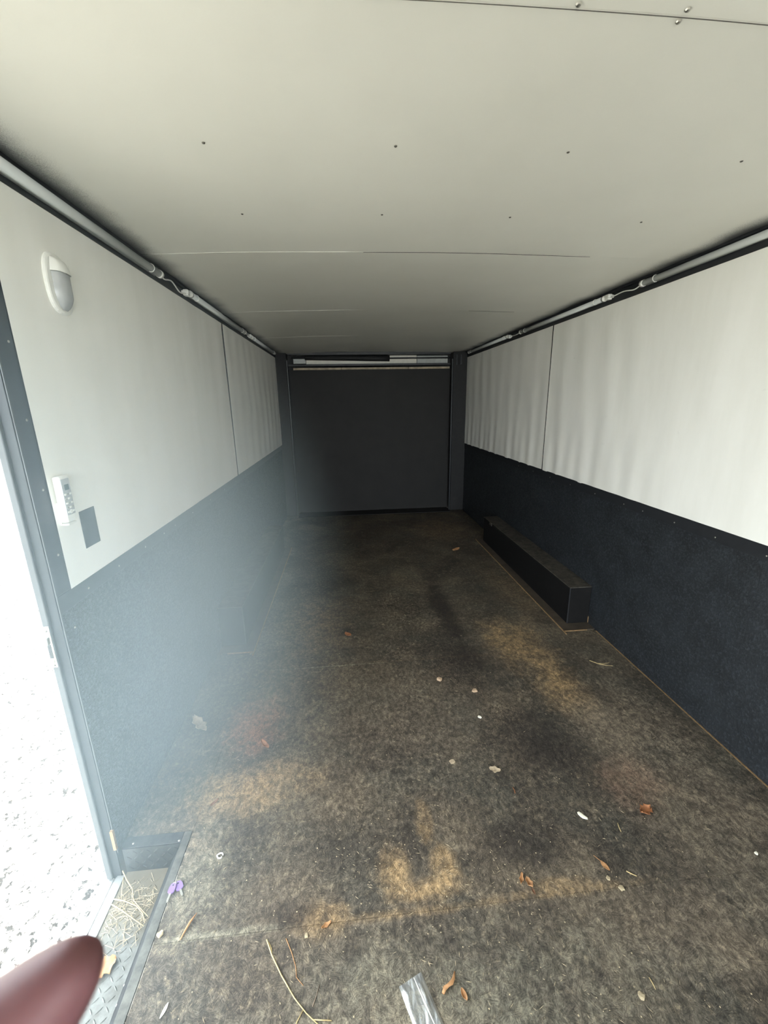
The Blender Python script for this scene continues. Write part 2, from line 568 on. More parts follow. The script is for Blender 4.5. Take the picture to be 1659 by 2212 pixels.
# ------------------------------------------------------------------ ceiling
def crown(x):
    return H + 0.022 * (1 - ((x - W / 2) / (W / 2)) ** 2)
ceil_ = box_obj('ceiling', (-0.05, Y0 - 0.05, H + 0.05), (W + 0.05, YF + 0.12, H + 0.09), M['white_paint'])
struct(ceil_, 'white ceiling of wide metal panels with small screws')
CSEAM = [Y0, -2.62, -1.48, -0.31, 0.83, 1.965, 3.11, 4.25, YF]
def ceil_z(x, y, k, q):
    sag = 0.003 * math.exp(-(q / 0.05) ** 2) * (0.5 + noise.noise(Vector((x * 2.2, k * 3.1, 0.0))))
    wav = 0.0035 * noise.noise(Vector((x * 2.0, y * 1.6, 4.0)))
    e = min(x, W - x)
    wav += 0.006 * math.exp(-(e / 0.16) ** 2) * noise.noise(Vector((x * 0.7, y * 5.0, 9.0)))
    return crown(x) - sag + wav
for n, (a, b) in enumerate(zip(CSEAM, CSEAM[1:])):
    def fn(u, v, a=a, b=b, n=n):
        x = u * W
        y = a + 0.0002 + v * (b - a - 0.0004)
        q = min(v, 1 - v) * (b - a)
        k = n if v < 0.5 else n + 1
        lip = (-0.0004 * max(0.0, min(1.0, (1.0 - x) / 0.15))) * math.exp(-(q / 0.10) ** 2) * (1 if v < 0.5 else -1)
        return Vector((x, y, ceil_z(x, y, k, q) + lip))
    bm = bmesh.new()
    sheet(bm, 40, 34, fn)
    for f in bm.faces:
        f.normal_update()
        if f.normal.z < 0:
            f.normal_flip()
    bmesh.ops.solidify(bm, geom=bm.faces[:], thickness=-0.0012)
    bmesh.ops.recalc_face_normals(bm, faces=bm.faces)
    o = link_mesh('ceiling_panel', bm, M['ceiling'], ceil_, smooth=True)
    o.data.set_sharp_from_angle(angle=0.7)
for k, y, xa, xb, w in ((4, 0.83, 0.88, 2.34, 0.0004), (5, 1.965, 0.93, 1.93, 0.0008), (6, 3.11, 1.72, 2.05, 0.0009)):  # added dark strips imitating shade lines along the panel seams
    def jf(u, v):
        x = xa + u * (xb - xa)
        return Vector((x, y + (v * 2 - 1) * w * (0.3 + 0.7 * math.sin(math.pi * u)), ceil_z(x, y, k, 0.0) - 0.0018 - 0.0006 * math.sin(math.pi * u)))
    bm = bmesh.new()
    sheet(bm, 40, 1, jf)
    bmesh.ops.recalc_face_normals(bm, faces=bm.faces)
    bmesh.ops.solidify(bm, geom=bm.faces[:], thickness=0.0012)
    link_mesh('seam_shade', bm, M['dark_screw'] if k == 4 else M['rubber'], ceil_)
for y in (0.45, 1.22, 1.61):
    for x in (0.515, 0.978, 1.425, 1.91):
        screw((x, y, crown(x) - 0.0005), (0, 0, -1), 0.0042, M['dark_screw'], ceil_)
screw((1.227, 0.822, crown(1.21) - 0.001), (0, 0, -1), 0.005, M['zinc'], ceil_)
screw((1.414, 0.840, crown(1.41) - 0.001), (0, 0, -1), 0.005, M['zinc'], ceil_)

screw((1.412, 0.818, crown(1.41) - 0.001), (0, 0, -1), 0.005, M['zinc'], ceil_)

# ------------------------------------------------------------------ side walls
EDGEZ = 0.0085
def wrinkle(side, y, z):
    w = 0.0015 * noise.noise(Vector((y * 3.0, z * 1.2, side * 7.0)))
    amt = min(1.0, max(0.0, (y - 1.4) / 1.6))
    ph = 1.4 * noise.noise(Vector((y * 0.6, z * 0.9, side * 3.0)))
    w += amt * 0.0030 * math.sin(y * 24 + ph * 3) * (0.4 + 0.6 * abs(noise.noise(Vector((y * 1.4, z * 1.5, side * 5.0)))) * 2)
    if side > 0:
        low = math.exp(-((z - 0.95) / 0.28) ** 2)
        w += 0.0030 * amt * low * math.sin(y * 38 + 2.0 * z)
    return w

def wall_board(side, ya, yb, za, zb, parent, edgez=0.0085):
    x0 = 0.0 if side < 0 else W
    s = 1 if side < 0 else -1
    def fn(u, v):
        y = ya + u * (yb - ya)
        z = za + v * (zb - za)
        pin = min(1.0, min(v, 1 - v) * (zb - za) / 0.05)
        return Vector((x0 + s * (edgez + wrinkle(side, y, z) * (0.35 + 0.65 * pin)), y, z))
    bm = bmesh.new()
    sheet(bm, max(8, int((yb - ya) / 0.022)), 22, fn)
    want = Vector((s, 0, 0))
    for f in bm.faces:
        f.normal_update()
        if f.normal.dot(want) < 0:
            f.normal_flip()
    return link_mesh('wall_board', bm, M['board'], parent, smooth=True)

# left wall: shell in three pieces round the doorway
bm = bmesh.new()
box(bm, (-0.05, JY + 0.001, SZ - 0.05), (-0.0005, YF, H + 0.05))
box(bm, (-0.05, Y0, SZ - 0.05), (-0.0005, NY, H + 0.05))
box(bm, (-0.05, NY, DH + 0.03), (-0.0005, JY + 0.001, H + 0.05))
wl = link_mesh('wall_left', bm, M['frame_black'])
struct(wl, 'left wall with white boards above a black textured lower band')
ZBL, ZTL, ZBR, ZTR = 0.946, 1.998, 0.911, 1.985
SEAML = [1.195, 3.166, 5.545]
for a, b in zip(SEAML, SEAML[1:]):
    wall_board(-1, a, b - 0.004, ZBL, ZTL, wl)
wall_board(-1, Y0, NY - 0.055, ZBL, ZTL, wl)
box_obj('board_seam', (-0.0004, 3.1585, ZBL), (0.0125, 3.1655, ZTL), M['rubber'], wl)
box_obj('lower_panel', (-0.0004, JY, 0.0), (0.0040, YF, ZBL - 0.055), M['liner'], wl)
box_obj('lower_panel', (-0.0004, Y0, 0.0), (0.0040, NY, ZBL - 0.055), M['liner'], wl)
box_obj('trim_strip', (-0.0004, JY, ZBL - 0.055), (0.0048, YF, ZBL), M['frame_black'], wl, 0.0015)
box_obj('trim_strip', (-0.0004, JY, ZBL), (0.0048, 1.195, ZTL), M['frame_black'], wl, 0.0015)
for y in (1.275, 1.457, 1.66, 1.839, 1.965, 2.2, 2.5, 2.8, 3.1, 3.4):
    screw((0.0046, y, 0.912), (1, 0, 0), 0.004, M['zinc'], wl)
for z in (0.83, 1.058, 1.245, 1.43, 1.62):
    screw((0.0046, 1.180, z), (1, 0, 0), 0.004, M['zinc'], wl)
box_obj('slot_plate', (0.004, 5.46, 1.03), (0.010, 5.49, 1.09), M['black'], wl)

# right wall
wr = box_obj('wall_right', (W + 0.0005, Y0, SZ - 0.05), (W + 0.05, YF, H + 0.05), M['frame_black'])
struct(wr, 'right wall with white boards above a black textured lower band')
SEAMR = [0.72, 3.195, 5.545]
for a, b in zip([Y0] + SEAMR, SEAMR):
    wall_board(1, a, b - 0.005, ZBR - 0.004, ZTR, wr)
box_obj('board_seam', (W - 0.0125, 3.187, ZBR), (W + 0.0004, 3.195, ZTR), M['rubber'], wr)
box_obj('lower_panel', (W - 0.0050, Y0, 0.0), (W + 0.0004, YF, ZBR - 0.058), M['liner'], wr)
box_obj('trim_strip', (W - 0.0095, Y0, ZBR - 0.058), (W + 0.0004, YF, ZBR), M['black'], wr, 0.0015)
for y in (1.335, 1.56, 1.789, 2.01, 2.166, 2.45, 2.75, 3.05, 3.35, 3.65):
    screw((W - 0.0093, y, 0.872), (-1, 0, 0), 0.004, M['zinc'], wr)
box_obj('slot_plate', (W - 0.012, 5.515, 0.93), (W - 0.004, 5.538, 1.02), M['black'], wr)

# unseen open end behind the camera, added to light the far end
wf = empty('open_end_frame', (0, 0, 0))
struct(wf, 'unseen open end frame behind the viewer, added to let in light')
box_obj('frame_post', (-0.05, Y0 - 0.06, SZ - 0.05), (0.02, Y0 - 0.001, H + 0.09), M['frame_black'], wf, 0.004)
box_obj('frame_post', (W - 0.02, Y0 - 0.06, SZ - 0.05), (W + 0.05, Y0 - 0.001, H + 0.09), M['frame_black'], wf, 0.004)
box_obj('frame_head', (0.02, Y0 - 0.06, H - 0.04), (W - 0.02, Y0 - 0.001, H + 0.09), M['frame_black'], wf, 0.004)
box_obj('frame_sill', (0.02, Y0 - 0.06, SZ - 0.05), (W - 0.02, Y0 - 0.001, -0.004), M['flange'], wf, 0.004)

# black corner strips between walls and ceiling
for i, (side, zt) in enumerate(((-1, ZTL), (1, ZTR))):
    bm = bmesh.new()
    if side < 0:
        box(bm, (0.0, Y0, zt), (0.012, 5.545, H + 0.002), 0.002)
        box(bm, (0.0, Y0, H - 0.010), (0.034, 5.545, H + 0.004), 0.002)
    else:
        box(bm, (W - 0.012, Y0, zt), (W, 5.545, H + 0.002), 0.002)
        box(bm, (W - 0.034, Y0, H - 0.010), (W, 5.545, H + 0.004), 0.002)
    struct(link_mesh('trim_%d' % (i + 1), bm, M['black']), 'black corner strip along the top of the %s wall' % ('left' if side < 0 else 'right'))

# ------------------------------------------------------------------ rear end: frame, header, ramp door
wb = empty('wall_back', (0, 0, 0))
struct(wb, 'rear end frame around the ramp door')
def wbx(name, lo, hi, mat, bevel=0.003):
    return box_obj(name, lo, hi, mat, wb, bevel)
wbx('frame_post', (0.0, 5.44, 0.0), (0.135, 5.62, H), M['rubber'])
wbx('frame_post', (W - 0.185, 5.44, 0.0), (W, 5.62, H), M['rubber'])
wbx('post_edge', (W - 0.200, 5.452, 0.0), (W - 0.185, 5.475, H - 0.08), M['frame_black'])
wbx('post_edge', (0.135, 5.452, 0.0), (0.150, 5.475, H - 0.08), M['frame_black'])
wbx('header_back', (-0.05, 5.69, SZ), (W + 0.05, 5.73, H + 0.09), M['box_black'])
wbx('header_board', (0.36, 5.655, 1.935), (1.78, 5.678, 2.035), M['white_paint'])
wbx('header_board', (0.20, 5.655, 1.945), (0.355, 5.678, 2.02), M['frame_grey'])
wbx('header_board', (1.785, 5.655, 1.925), (2.19, 5.678, 2.03), M['frame_grey'])
wbx('header_rail', (0.14, 5.56, 1.905), (W - 0.19, 5.64, 1.930), M['black'])
wbx('header_rail', (0.14, 5.56, 2.036), (W - 0.19, 5.64, H + 0.02), M['black'])
for x in (2.245, 2.30):
    wbx('hinge_bracket', (x, 5.428, 1.90), (x + 0.022, 5.442, 2.02), M['black'], 0.002)

ramp = empty('door_1', (0, 0, 0))
struct(ramp, 'closed black ramp door at the far end of the trailer')
box_obj('door_panel', (0.135, 5.60, 0.0), (W - 0.185, 5.66, 1.865), M['door_black'], ramp, 0.004)
for a, b in ((0.20, 0.80), (0.803, 1.42), (1.423, 1.66), (1.663, 2.20)):
    box_obj('edge_strip', (a, 5.575, 1.862), (b, 5.60, 1.888), M['seal'], ramp, 0.003)
box_obj('ramp_flap', (0.16, 5.36, 0.0), (W - 0.20, 5.595, 0.006), M['door_black'], ramp, 0.002)

spring = empty('torsion_spring', (0.3, 5.60, 2.0))
tag(spring, 'thick black torsion spring tube across the top of the ramp door', 'spring')
bm = bmesh.new()
pts = [Vector((0.05 + 1.07 * k / 12, 0.0, 0.006 - 0.012 * (k / 12) ** 2)) for k in range(13)]
tube(bm, pts, [0.026 + 0.010 * min(1, k / 9) for k in range(13)], 14)
bmesh.ops.recalc_face_normals(bm, faces=bm.faces)
link_mesh('coil_cover', bm, M['rubber'], spring, True)
tube_obj('rod', [(-0.12, 0, 0.006), (0.06, 0, 0.006)], 0.009, M['black'], spring)
tube_obj('rod', [(1.10, 0, -0.003), (1.92, 0, -0.003)], 0.009, M['black'], spring)

# ------------------------------------------------------------------ side doorway frame and step well
dr = empty('door_2', (0, 0, 0))
struct(dr, 'side doorway frame with grey jamb, sill and latch plate')
box_obj('inner_jamb', (-0.026, JY - 0.003, SZ), (-0.0006, JY + 0.02, DH), M['jamb_black'], dr, 0.001)
box_obj('outer_jamb', (-0.045, JY - 0.012, SZ), (-0.026, JY + 0.02, DH), M['jamb_grey'], dr, 0.003)
box_obj('jamb_bead', (0.0030, JY - 0.0042, 0.10), (0.0056, JY + 0.001, DH), M['jamb_grey'], dr, 0.001)
box_obj('near_jamb', (-0.055, NY - 0.02, SZ), (-0.0005, NY + 0.003, DH), M['frame_grey'], dr, 0.003)
box_obj('head_jamb', (-0.055, NY, DH), (-0.0005, JY, DH + 0.03), M['frame_grey'], dr, 0.003)
box_obj('jamb_shim', (-0.002, JY - 0.011, 0.025), (0.008, JY - 0.001, 0.105), M['raw_wood'], dr, 0.001)
sill = empty('sill', (0, 0, 0))
sill.parent = dr
for a, b, dz in ((-0.050, -0.024, -0.004), (-0.0215, -0.0175, -0.002), (-0.015, 0.011, 0.004)):
    box_obj('sill_rail', (a, NY, SZ - 0.03), (b, JY - 0.003, SZ + dz), M['alu'], sill, 0.002)
box_obj('sill_rail', (-0.050, NY, SZ - 0.03), (0.011, JY - 0.003, SZ - 0.012), M['black'], sill)
# latch plate on the outer jamb
lp = empty('strike_plate', (0, 0, 0))
lp.parent = dr
yj = JY - 0.012
box_obj('plate', (-0.0445, yj - 0.003, 0.735), (-0.028, yj, 0.865), M['white_paint'], lp, 0.001)
box_obj('latch_pocket', (-0.0415, yj - 0.0042, 0.765), (-0.032, yj - 0.0029, 0.81), M['black'], lp)
box_obj('keeper', (-0.044, yj - 0.016, 0.812), (-0.030, yj - 0.003, 0.836), M['frame_grey'], lp, 0.003)
box_obj('keeper', (-0.044, yj - 0.012, 0.748), (-0.030, yj - 0.003, 0.764), M['white_paint'], lp, 0.003)
for z in (0.852, 0.742):
    screw((-0.036, yj - 0.003, z), (0, -1, 0), 0.0045, M['dark_screw'], lp)

well = empty('step_well', (0, 0, 0))
tag(well, 'sunken diamond-plate entry step inside the side doorway', 'step')
box_obj('tread_plate', (0.0115, NY - 0.03, SZ - 0.012), (0.150, JY + 0.012, SZ), M['tread'], well)
def lugs(name, org, ux, uy, nrm, nx, ny, mat, pitch=0.021):
    """raised diamond-plate bars, alternating direction, all one stamped pattern"""
    bm = bmesh.new()
    ux, uy, nrm, org = Vector(ux), Vector(uy), Vector(nrm), Vector(org)
    for i in range(nx):
        for j in range(ny):
            c = org + ux * ((i + 0.5) * pitch) + uy * ((j + 0.5) * pitch)
            a = math.radians(45 if (i + j) % 2 else -45)
            d = ux * math.cos(a) + uy * math.sin(a)
            e = nrm.cross(d)
            L, w, h = 0.0108, 0.0024, 0.0017
            vs = [bm.verts.new(c - d * L), bm.verts.new(c - e * w - d * L * 0.3), bm.verts.new(c - e * w + d * L * 0.3), bm.verts.new(c + d * L),
                  bm.verts.new(c + e * w + d * L * 0.3), bm.verts.new(c + e * w - d * L * 0.3)]
            t = [bm.verts.new(c - d * L * 0.55 + nrm * h), bm.verts.new(c + d * L * 0.55 + nrm * h)]
            for f in ((0, 1, t[0]), (1, 2, t[1], t[0]), (2, 3, t[1]), (3, 4, t[1]), (4, 5, t[0], t[1]), (5, 0, t[0])):
                bm.faces.new([vs[q] if isinstance(q, int) else q for q in f])
    bmesh.ops.recalc_face_normals(bm, faces=bm.faces)
    o = link_mesh(name, bm, mat, well)
    o['kind'] = 'stuff'
    return o
lugs('tread_pattern', (0.014, NY - 0.02, SZ), (1, 0, 0), (0, 1, 0), (0, 0, 1), 6, 43, M['tread'])
bm = bmesh.new()            # sloped long riser
vs = [bm.verts.new(v) for v in ((0.149, NY - 0.03, SZ), (0.149, JY + 0.012, SZ), (0.205, JY + 0.012, 0.001), (0.205, NY - 0.03, 0.001))]
bm.faces.new(vs)
bmesh.ops.solidify(bm, geom=bm.faces[:], thickness=0.003)
link_mesh('long_riser', bm, M['riser'], well)
box_obj('end_riser', (0.0115, JY + 0.008, SZ), (0.205, JY + 0.014, 0.001), M['tread_dark'], well)
lugs('riser_pattern', (0.018, JY + 0.0078, SZ + 0.006), (1, 0, 0), (0, 0, 1), (0, -1, 0), 8, 4, M['tread_dark'], 0.0225)
box_obj('end_riser', (0.0115, NY - 0.036, SZ), (0.205, NY - 0.03, 0.001), M['tread_dark'], well)
box_obj('flange', (0.203, NY - 0.058, -0.004), (0.229, JY + 0.050, 0.0025), M['flange'], well, 0.001)
box_obj('flange', (0.006, JY + 0.0125, -0.004), (0.2028, JY + 0.050, 0.0025), M['riser'], well, 0.001)
box_obj('flange', (0.006, NY - 0.058, -0.004), (0.2028, NY - 0.0335, 0.0025), M['riser'], well, 0.001)
for x, y in ((0.195, 1.16), (0.04, 1.166)):
    screw((x, y, 0.0025), (0, 0, 1), 0.004, M['zinc'], well)
for y in (0.72, 0.75, 0.80, 0.84):
    screw((0.153, y, SZ + 0.008), (-0.87, 0, 0.5), 0.003, M['zinc'], well)

# ------------------------------------------------------------------ wheel boxes
def wheel_box(side, label):
    e = empty('wheel_box', (0 if side < 0 else W, 2.37, 0))
    tag(e, label, 'wheel box', 'boxes over the wheels')
    s = 1 if side < 0 else -1
    def b(name, x0, x1, y0, y1, z0, z1, mat, bev=0.003):
        xs = sorted((s * x0, s * x1))
        return box_obj(name, (xs[0], y0, z0), (xs[1], y1, z1), mat, e, bev)
    b('side_panel', 0.006, 0.152, 0.0, 1.74, 0.005, 0.262, M['box_black'])
    b('lid', 0.006, 0.156, -0.003, 1.745, 0.262, 0.268, M['box_top'], 0.002)
    b('base_flange', 0.006, 0.215, -0.082, 1.80, 0.0, 0.005, M['sheet_edge'], 0.001)
    b('edge_strip', 0.215, 0.221, -0.12, 1.80, 0.0, 0.007, M['raw_wood'], 0.001)
    b('edge_strip', 0.06, 0.221, -0.088, -0.083, 0.0, 0.007, M['raw_wood'], 0.001)
    b('corner_bead', 0.149, 0.155, -0.002, 0.004, 0.008, 0.262, M['black'], 0.001)
    if side > 0:
        b('lid_tab', 0.12, 0.158, 1.50, 1.56, 0.235, 0.269, M['box_top'], 0.002)
        b('wall_bead', 0.006, 0.010, -0.0045, 0.0, 0.005, 0.05, M['raw_wood'], 0.001)
    return e
wheel_box(1, 'black wheel box along the right wall with a dusty lid')
wheel_box(-1, 'black wheel box along the left wall, dim behind the added lens glare')

# ------------------------------------------------------------------ tube lights under the ceiling corners
def tube_light(side, ya, yb, z, label, cable=None):
    x = 0.030 if side < 0 else W - 0.030
    s = 1 if side < 0 else -1
    e = empty('tube_light', (x, ya, z))
    tag(e, label, 'tube light', 'clear tube lights along the ceiling corners')
    L = yb - ya
    xw = -s * 0.0175
    box_obj('housing', tuple(min(a, b) for a, b in ((xw, xw + s * 0.010), )) + (0.02, -0.012), tuple(max(a, b) for a, b in ((xw, xw + s * 0.010), )) + (L - 0.02, 0.012), M['alu'], e, 0.002)
    tube_obj('diffuser', [(0.003 * s, 0.015, 0), (0.003 * s, L - 0.015, 0)], 0.0145, M['tube'], e, 14)
    tube_obj('led_strip', [(-0.002 * s, 0.02, 0.0), (-0.002 * s, L - 0.02, 0.0)], 0.004, M['plastic_white'], e, 6)
    for y0, y1 in ((0.0, 0.022), (L - 0.022, L)):
        tube_obj('end_cap', [(0.002 * s, y0, 0), (0.002 * s, y1, 0)], 0.0165, M['plastic_white'], e, 14)
    for y in (0.10, L - 0.10):
        bm = bmesh.new()
        pts = [Vector((0.003 * s + math.cos(a) * 0.0158 * s, y, math.sin(a) * 0.0158)) for a in [math.radians(q) for q in range(-120, 121, 24)]]
        tube(bm, pts, 0.0018, 6)
        bmesh.ops.recalc_face_normals(bm, faces=bm.faces)
        link_mesh('clip', bm, M['plastic_white'], e, True)
    if cable:
        pl = [Vector((0.0, L, 0.0))] + [Vector((c[0] * s, L + c[1], c[2])) for c in cable]
        pts = []
        for k in range(len(pl) - 1):
            p0, p1, p2, p3 = pl[max(k - 1, 0)], pl[k], pl[k + 1], pl[min(k + 2, len(pl) - 1)]
            for q in range(6):
                t = q / 6
                pts.append(0.5 * ((2 * p1) + (p2 - p0) * t + (2 * p0 - 5 * p1 + 4 * p2 - p3) * t * t + (3 * p1 - p0 - 3 * p2 + p3) * t ** 3))
        pts.append(pl[-1])
        tube_obj('cable', pts, 0.0032, M['plastic_white'], e, 8)
        bm = bmesh.new()
        box(bm, (-0.013, L + cable[-1][1] - 0.012, cable[-1][2] - 0.015), (0.013, L + cable[-1][1] + 0.022, cable[-1][2] + 0.015), 0.004)
        box(bm, (-0.018, L + cable[-1][1] - 0.020, cable[-1][2] - 0.008), (0.018, L + cable[-1][1] - 0.010, cable[-1][2] + 0.008), 0.002)
        link_mesh('connector', bm, M['plastic_white'], e)
    return e
tube_light(-1, 0.93, 2.14, 2.024, 'nearest tube light in the left ceiling corner, cut by the frame', [(0.002, 0.04, -0.008), (0.004, 0.12, 0.004), (0.006, 0.20, -0.022), (0.003, 0.28, -0.012), (0.0, 0.315, 0.0)])
tube_light(-1, 2.50, 3.76, 2.030, 'middle tube light in the left ceiling corner, above the board seam', [(0.002, 0.08, -0.006), (0.002, 0.20, 0.0)])
tube_light(-1, 4.02, 5.27, 2.030, 'farthest tube light in the left ceiling corner, by the rear door')
tube_light(1, 1.02, 2.225, 2.022, 'nearest tube light in the right ceiling corner, cut by the frame', [(0.004, 0.05, -0.014), (0.002, 0.14, -0.002), (0.004, 0.22, -0.006), (0.0, 0.275, 0.0)])
tube_light(1, 2.53, 3.75, 2.022, 'middle tube light in the right ceiling corner, above the board seam', [(0.003, 0.10, -0.008), (0.0, 0.25, 0.0)])
tube_light(1, 4.03, 5.30, 2.028, 'farthest tube light in the right ceiling corner, by the rear door')

# ------------------------------------------------------------------ dome lamp on the left wall
lamp = empty('wall_lamp', (0.006, 1.415, 1.805))
tag(lamp, 'white oval dome lamp with a grey lens high on the left wall', 'lamp')
def oval_outline(w, h, n=28, pw=2.6):
    o = []
    for k in range(n):
        a = math.tau * k / n
        c, s = math.cos(a), math.sin(a)
        o.append((math.copysign(abs(c) ** (2 / pw), c) * w, math.copysign(abs(s) ** (2 / pw), s) * h))
    return o
def loft(bm, rings, cap=True):
    rs = [[bm.verts.new(v) for v in r] for r in rings]
    n = len(rs[0])
    for a, b in zip(rs, rs[1:]):
        for k in range(n):
            bm.faces.new((a[k], a[(k + 1) % n], b[(k + 1) % n], b[k]))
    if cap:
        bm.faces.new(rs[0][::-1])
        bm.faces.new(rs[-1])
    bmesh.ops.recalc_face_normals(bm, faces=bm.faces)
bm = bmesh.new()
loft(bm, [[(x, y * f, z * f) for y, z in oval_outline(0.056, 0.082)] for x, f in ((0, 1.0), (0.006, 1.0), (0.010, 0.96), (0.012, 0.90))])
link_mesh('housing', bm, M['plastic_white'], lamp, False)
def lens_fn(u, v):
    y = -0.034 + u * 0.068
    z = -0.070 + v * 0.098
    wid = 0.034 * min(1.0, math.sqrt(max(0.02, 1 - (max(0, -z - 0.015) / 0.058) ** 2)))
    y = (u * 2 - 1) * wid
    bulge = 0.020 * math.sqrt(max(0, 1 - (u * 2 - 1) ** 2)) ** 0.7 * min(1, (v * 3.0) ** 0.6 if v < 0.33 else 1)
    return Vector((0.0125 + bulge, y, z))
bm = bmesh.new()
sheet(bm, 14, 14, lens_fn)
bmesh.ops.recalc_face_normals(bm, faces=bm.faces)
link_mesh('lens', bm, M['lens'], lamp, True)
bm = bmesh.new()
sheet(bm, 12, 8, lambda u, v: Vector((0.0125 + 0.024 * math.sqrt(max(0, 1 - (u * 2 - 1) ** 2)) ** 0.7 * math.sqrt(max(0, 1 - v ** 2)), (u * 2 - 1) * (0.038 - 0.010 * v), 0.0285 + v * 0.040)))
bmesh.ops.recalc_face_normals(bm, faces=bm.faces)
link_mesh('hood', bm, M['plastic_white'], lamp, True)
bm = bmesh.new()
box(bm, (0.018, 0.026, 0.040), (0.026, 0.036, 0.058), 0.003)
link_mesh('switch', bm, M['plastic_white'], lamp)

# ------------------------------------------------------------------ remote control in its wall cradle, and black plate
rem = empty('remote_control', (0.012, 1.229, 1.208))
tag(rem, 'white handheld remote control hung on the left wall by the doorway', 'remote')
box_obj('case', (0.0, -0.021, -0.066), (0.020, 0.021, 0.066), M['plastic_white'], rem, 0.005, 3)
box_obj('face_plate', (0.0195, -0.0175, -0.045), (0.0212, 0.0175, 0.058), M['plastic_grey'], rem, 0.0006)
box_obj('display', (0.0208, -0.0085, 0.026), (0.0222, 0.0105, 0.042), M['lcd'], rem, 0.0004)
bmesh_btn = None
for j in range(5):
    for i in range(3):
        if j == 4 and i == 1:
            continue
        bm = bmesh.new()
        box(bm, (0.0208, -0.0042, -0.0028), (0.0228, 0.0042, 0.0028), 0.0009, 1)
        link_mesh('button', bm, M['plastic_white'] if (i + j) % 2 == 0 else M['frame_grey'], rem, loc=(0, -0.0105 + i * 0.0105, 0.014 - j * 0.0125))
bm = bmesh.new()
tube(bm, [Vector((0.0205, 0, -0.036)), Vector((0.0225, 0, -0.036))], 0.006, 14)
bmesh.ops.recalc_face_normals(bm, faces=bm.faces)
link_mesh('round_button', bm, M['plastic_white'], rem)
cr = empty('remote_holder', (0.0055, 1.229, 1.146))
tag(cr, 'pale plastic wall holder cupping the remote control', 'holder')
box_obj('back_plate', (0.0, -0.018, -0.012), (0.0062, 0.020, 0.055), M['plastic_white'], cr, 0.002)
box_obj('cup', (0.0062, -0.019, -0.012), (0.026, 0.019, -0.0062), M['plastic_white'], cr, 0.002)
pl = empty('cover_plate', (0.006, 1.336, 1.093))
tag(pl, 'blank black cover plate below right of the remote control', 'plate')
box_obj('plate', (0.0, -0.039, -0.059), (0.004, 0.039, 0.059), M['frame_black'], pl, 0.0012)

# ------------------------------------------------------------------ ground outside
bm = bmesh.new()
def gfn(u, v):
    x = -24 + u * 48
    y = -26 + v * 66
    return Vector((x, y, GZ + 0.03 * noise.noise(Vector((x * 0.5, y * 0.5, 0)))))
sheet(bm, 60, 90, gfn)
for f in bm.faces:
    f.normal_update()
    if f.normal.z < 0:
        f.normal_flip()
gr = link_mesh('ground', bm, M['gravel'], smooth=True)
struct(gr, 'sunlit pale gravel ground outside the open side door')
bm = bmesh.new()
rg = random.Random(5)
for k in range(5200):
    d = rg.random() ** 1.6
    x = -0.35 - d * 5.0 + rg.uniform(-0.2, 0.1)
    y = rg.uniform(0.4, 2.2 + d * 7.5)
    z = GZ + 0.03 * noise.noise(Vector((x * 0.5, y * 0.5, 0)))
    r = rg.uniform(0.007, 0.022) * (1 + d)
    c = Vector((x, y, z))
    a0 = rg.random() * 6.28
    top = bm.verts.new(c + Vector((rg.uniform(-.3, .3) * r, rg.uniform(-.3, .3) * r, r * rg.uniform(0.5, 0.9))))
    ring = [bm.verts.new(c + Vector((math.cos(a0 + q * 1.2566) * r * rg.uniform(0.7, 1.3), math.sin(a0 + q * 1.2566) * r * rg.uniform(0.7, 1.3), -0.004))) for q in range(5)]
    for q in range(5):
        bm.faces.new((ring[q], ring[(q + 1) % 5], top))
st = link_mesh('gravel', bm, M['stone'])
tag(st, 'loose pale gravel stones scattered on the ground outside the doorway', 'gravel', None, 'stuff')

# ------------------------------------------------------------------ litter on the floor
def leaf_mesh(name, L, w, curl, mat, parent, lobes=0, seed=0, lift=0.0015):
    rr = random.Random(seed)
    ph = rr.random() * 6
    def fn(u, v):
        y = (u - 0.5) * L
        ww = w * 0.5 * max(0.03, math.sin(math.pi * min(1, max(0, u * 0.94 + 0.03)))) ** 0.75
        if lobes:
            ww *= 1 + 0.28 * math.sin(u * math.pi * 2 * lobes + ph)
        t = v * 2 - 1
        x = t * ww
        z = curl * w * (t * t) + curl * L * 0.35 * (2 * u - 1) ** 2 + 0.04 * w * math.sin(u * 9 + ph + t * 2)
        return Vector((x, y, z + lift))
    bm = bmesh.new()
    sheet(bm, 10, 6, fn, 0.0004)
    lo = min(v.co.z for v in bm.verts)
    for v in bm.verts:
        v.co.z += 0.0006 - lo
    return link_mesh(name, bm, mat, parent, True)

def leaf(name, a, b, w, curl, mat, label, cat='leaf', stem=0.0, lobes=0, z=0.0, seed=0, group='dry leaves on the trailer floor'):
    a, b = Vector((*a, 0)), Vector((*b, 0))
    d = b - a
    e = empty(name, ((a + b) / 2).to_tuple()[:2] + (z,), math.atan2(d.y, d.x) - math.pi / 2)
    tag(e, label, cat, group)
    leaf_mesh('blade', d.length, w, curl, mat, e, lobes, seed)
    vein = [Vector((0, (k / 6 - 0.5) * d.length, curl * d.length * 0.35 * (2 * k / 6 - 1) ** 2 + 0.0019)) for k in range(7)]
    if stem:
        vein = [Vector((0.004, -0.5 * d.length - stem, 0.0012))] + vein
        tube_obj('stem', vein[:3], 0.0009, mat, e, 6)
    return e

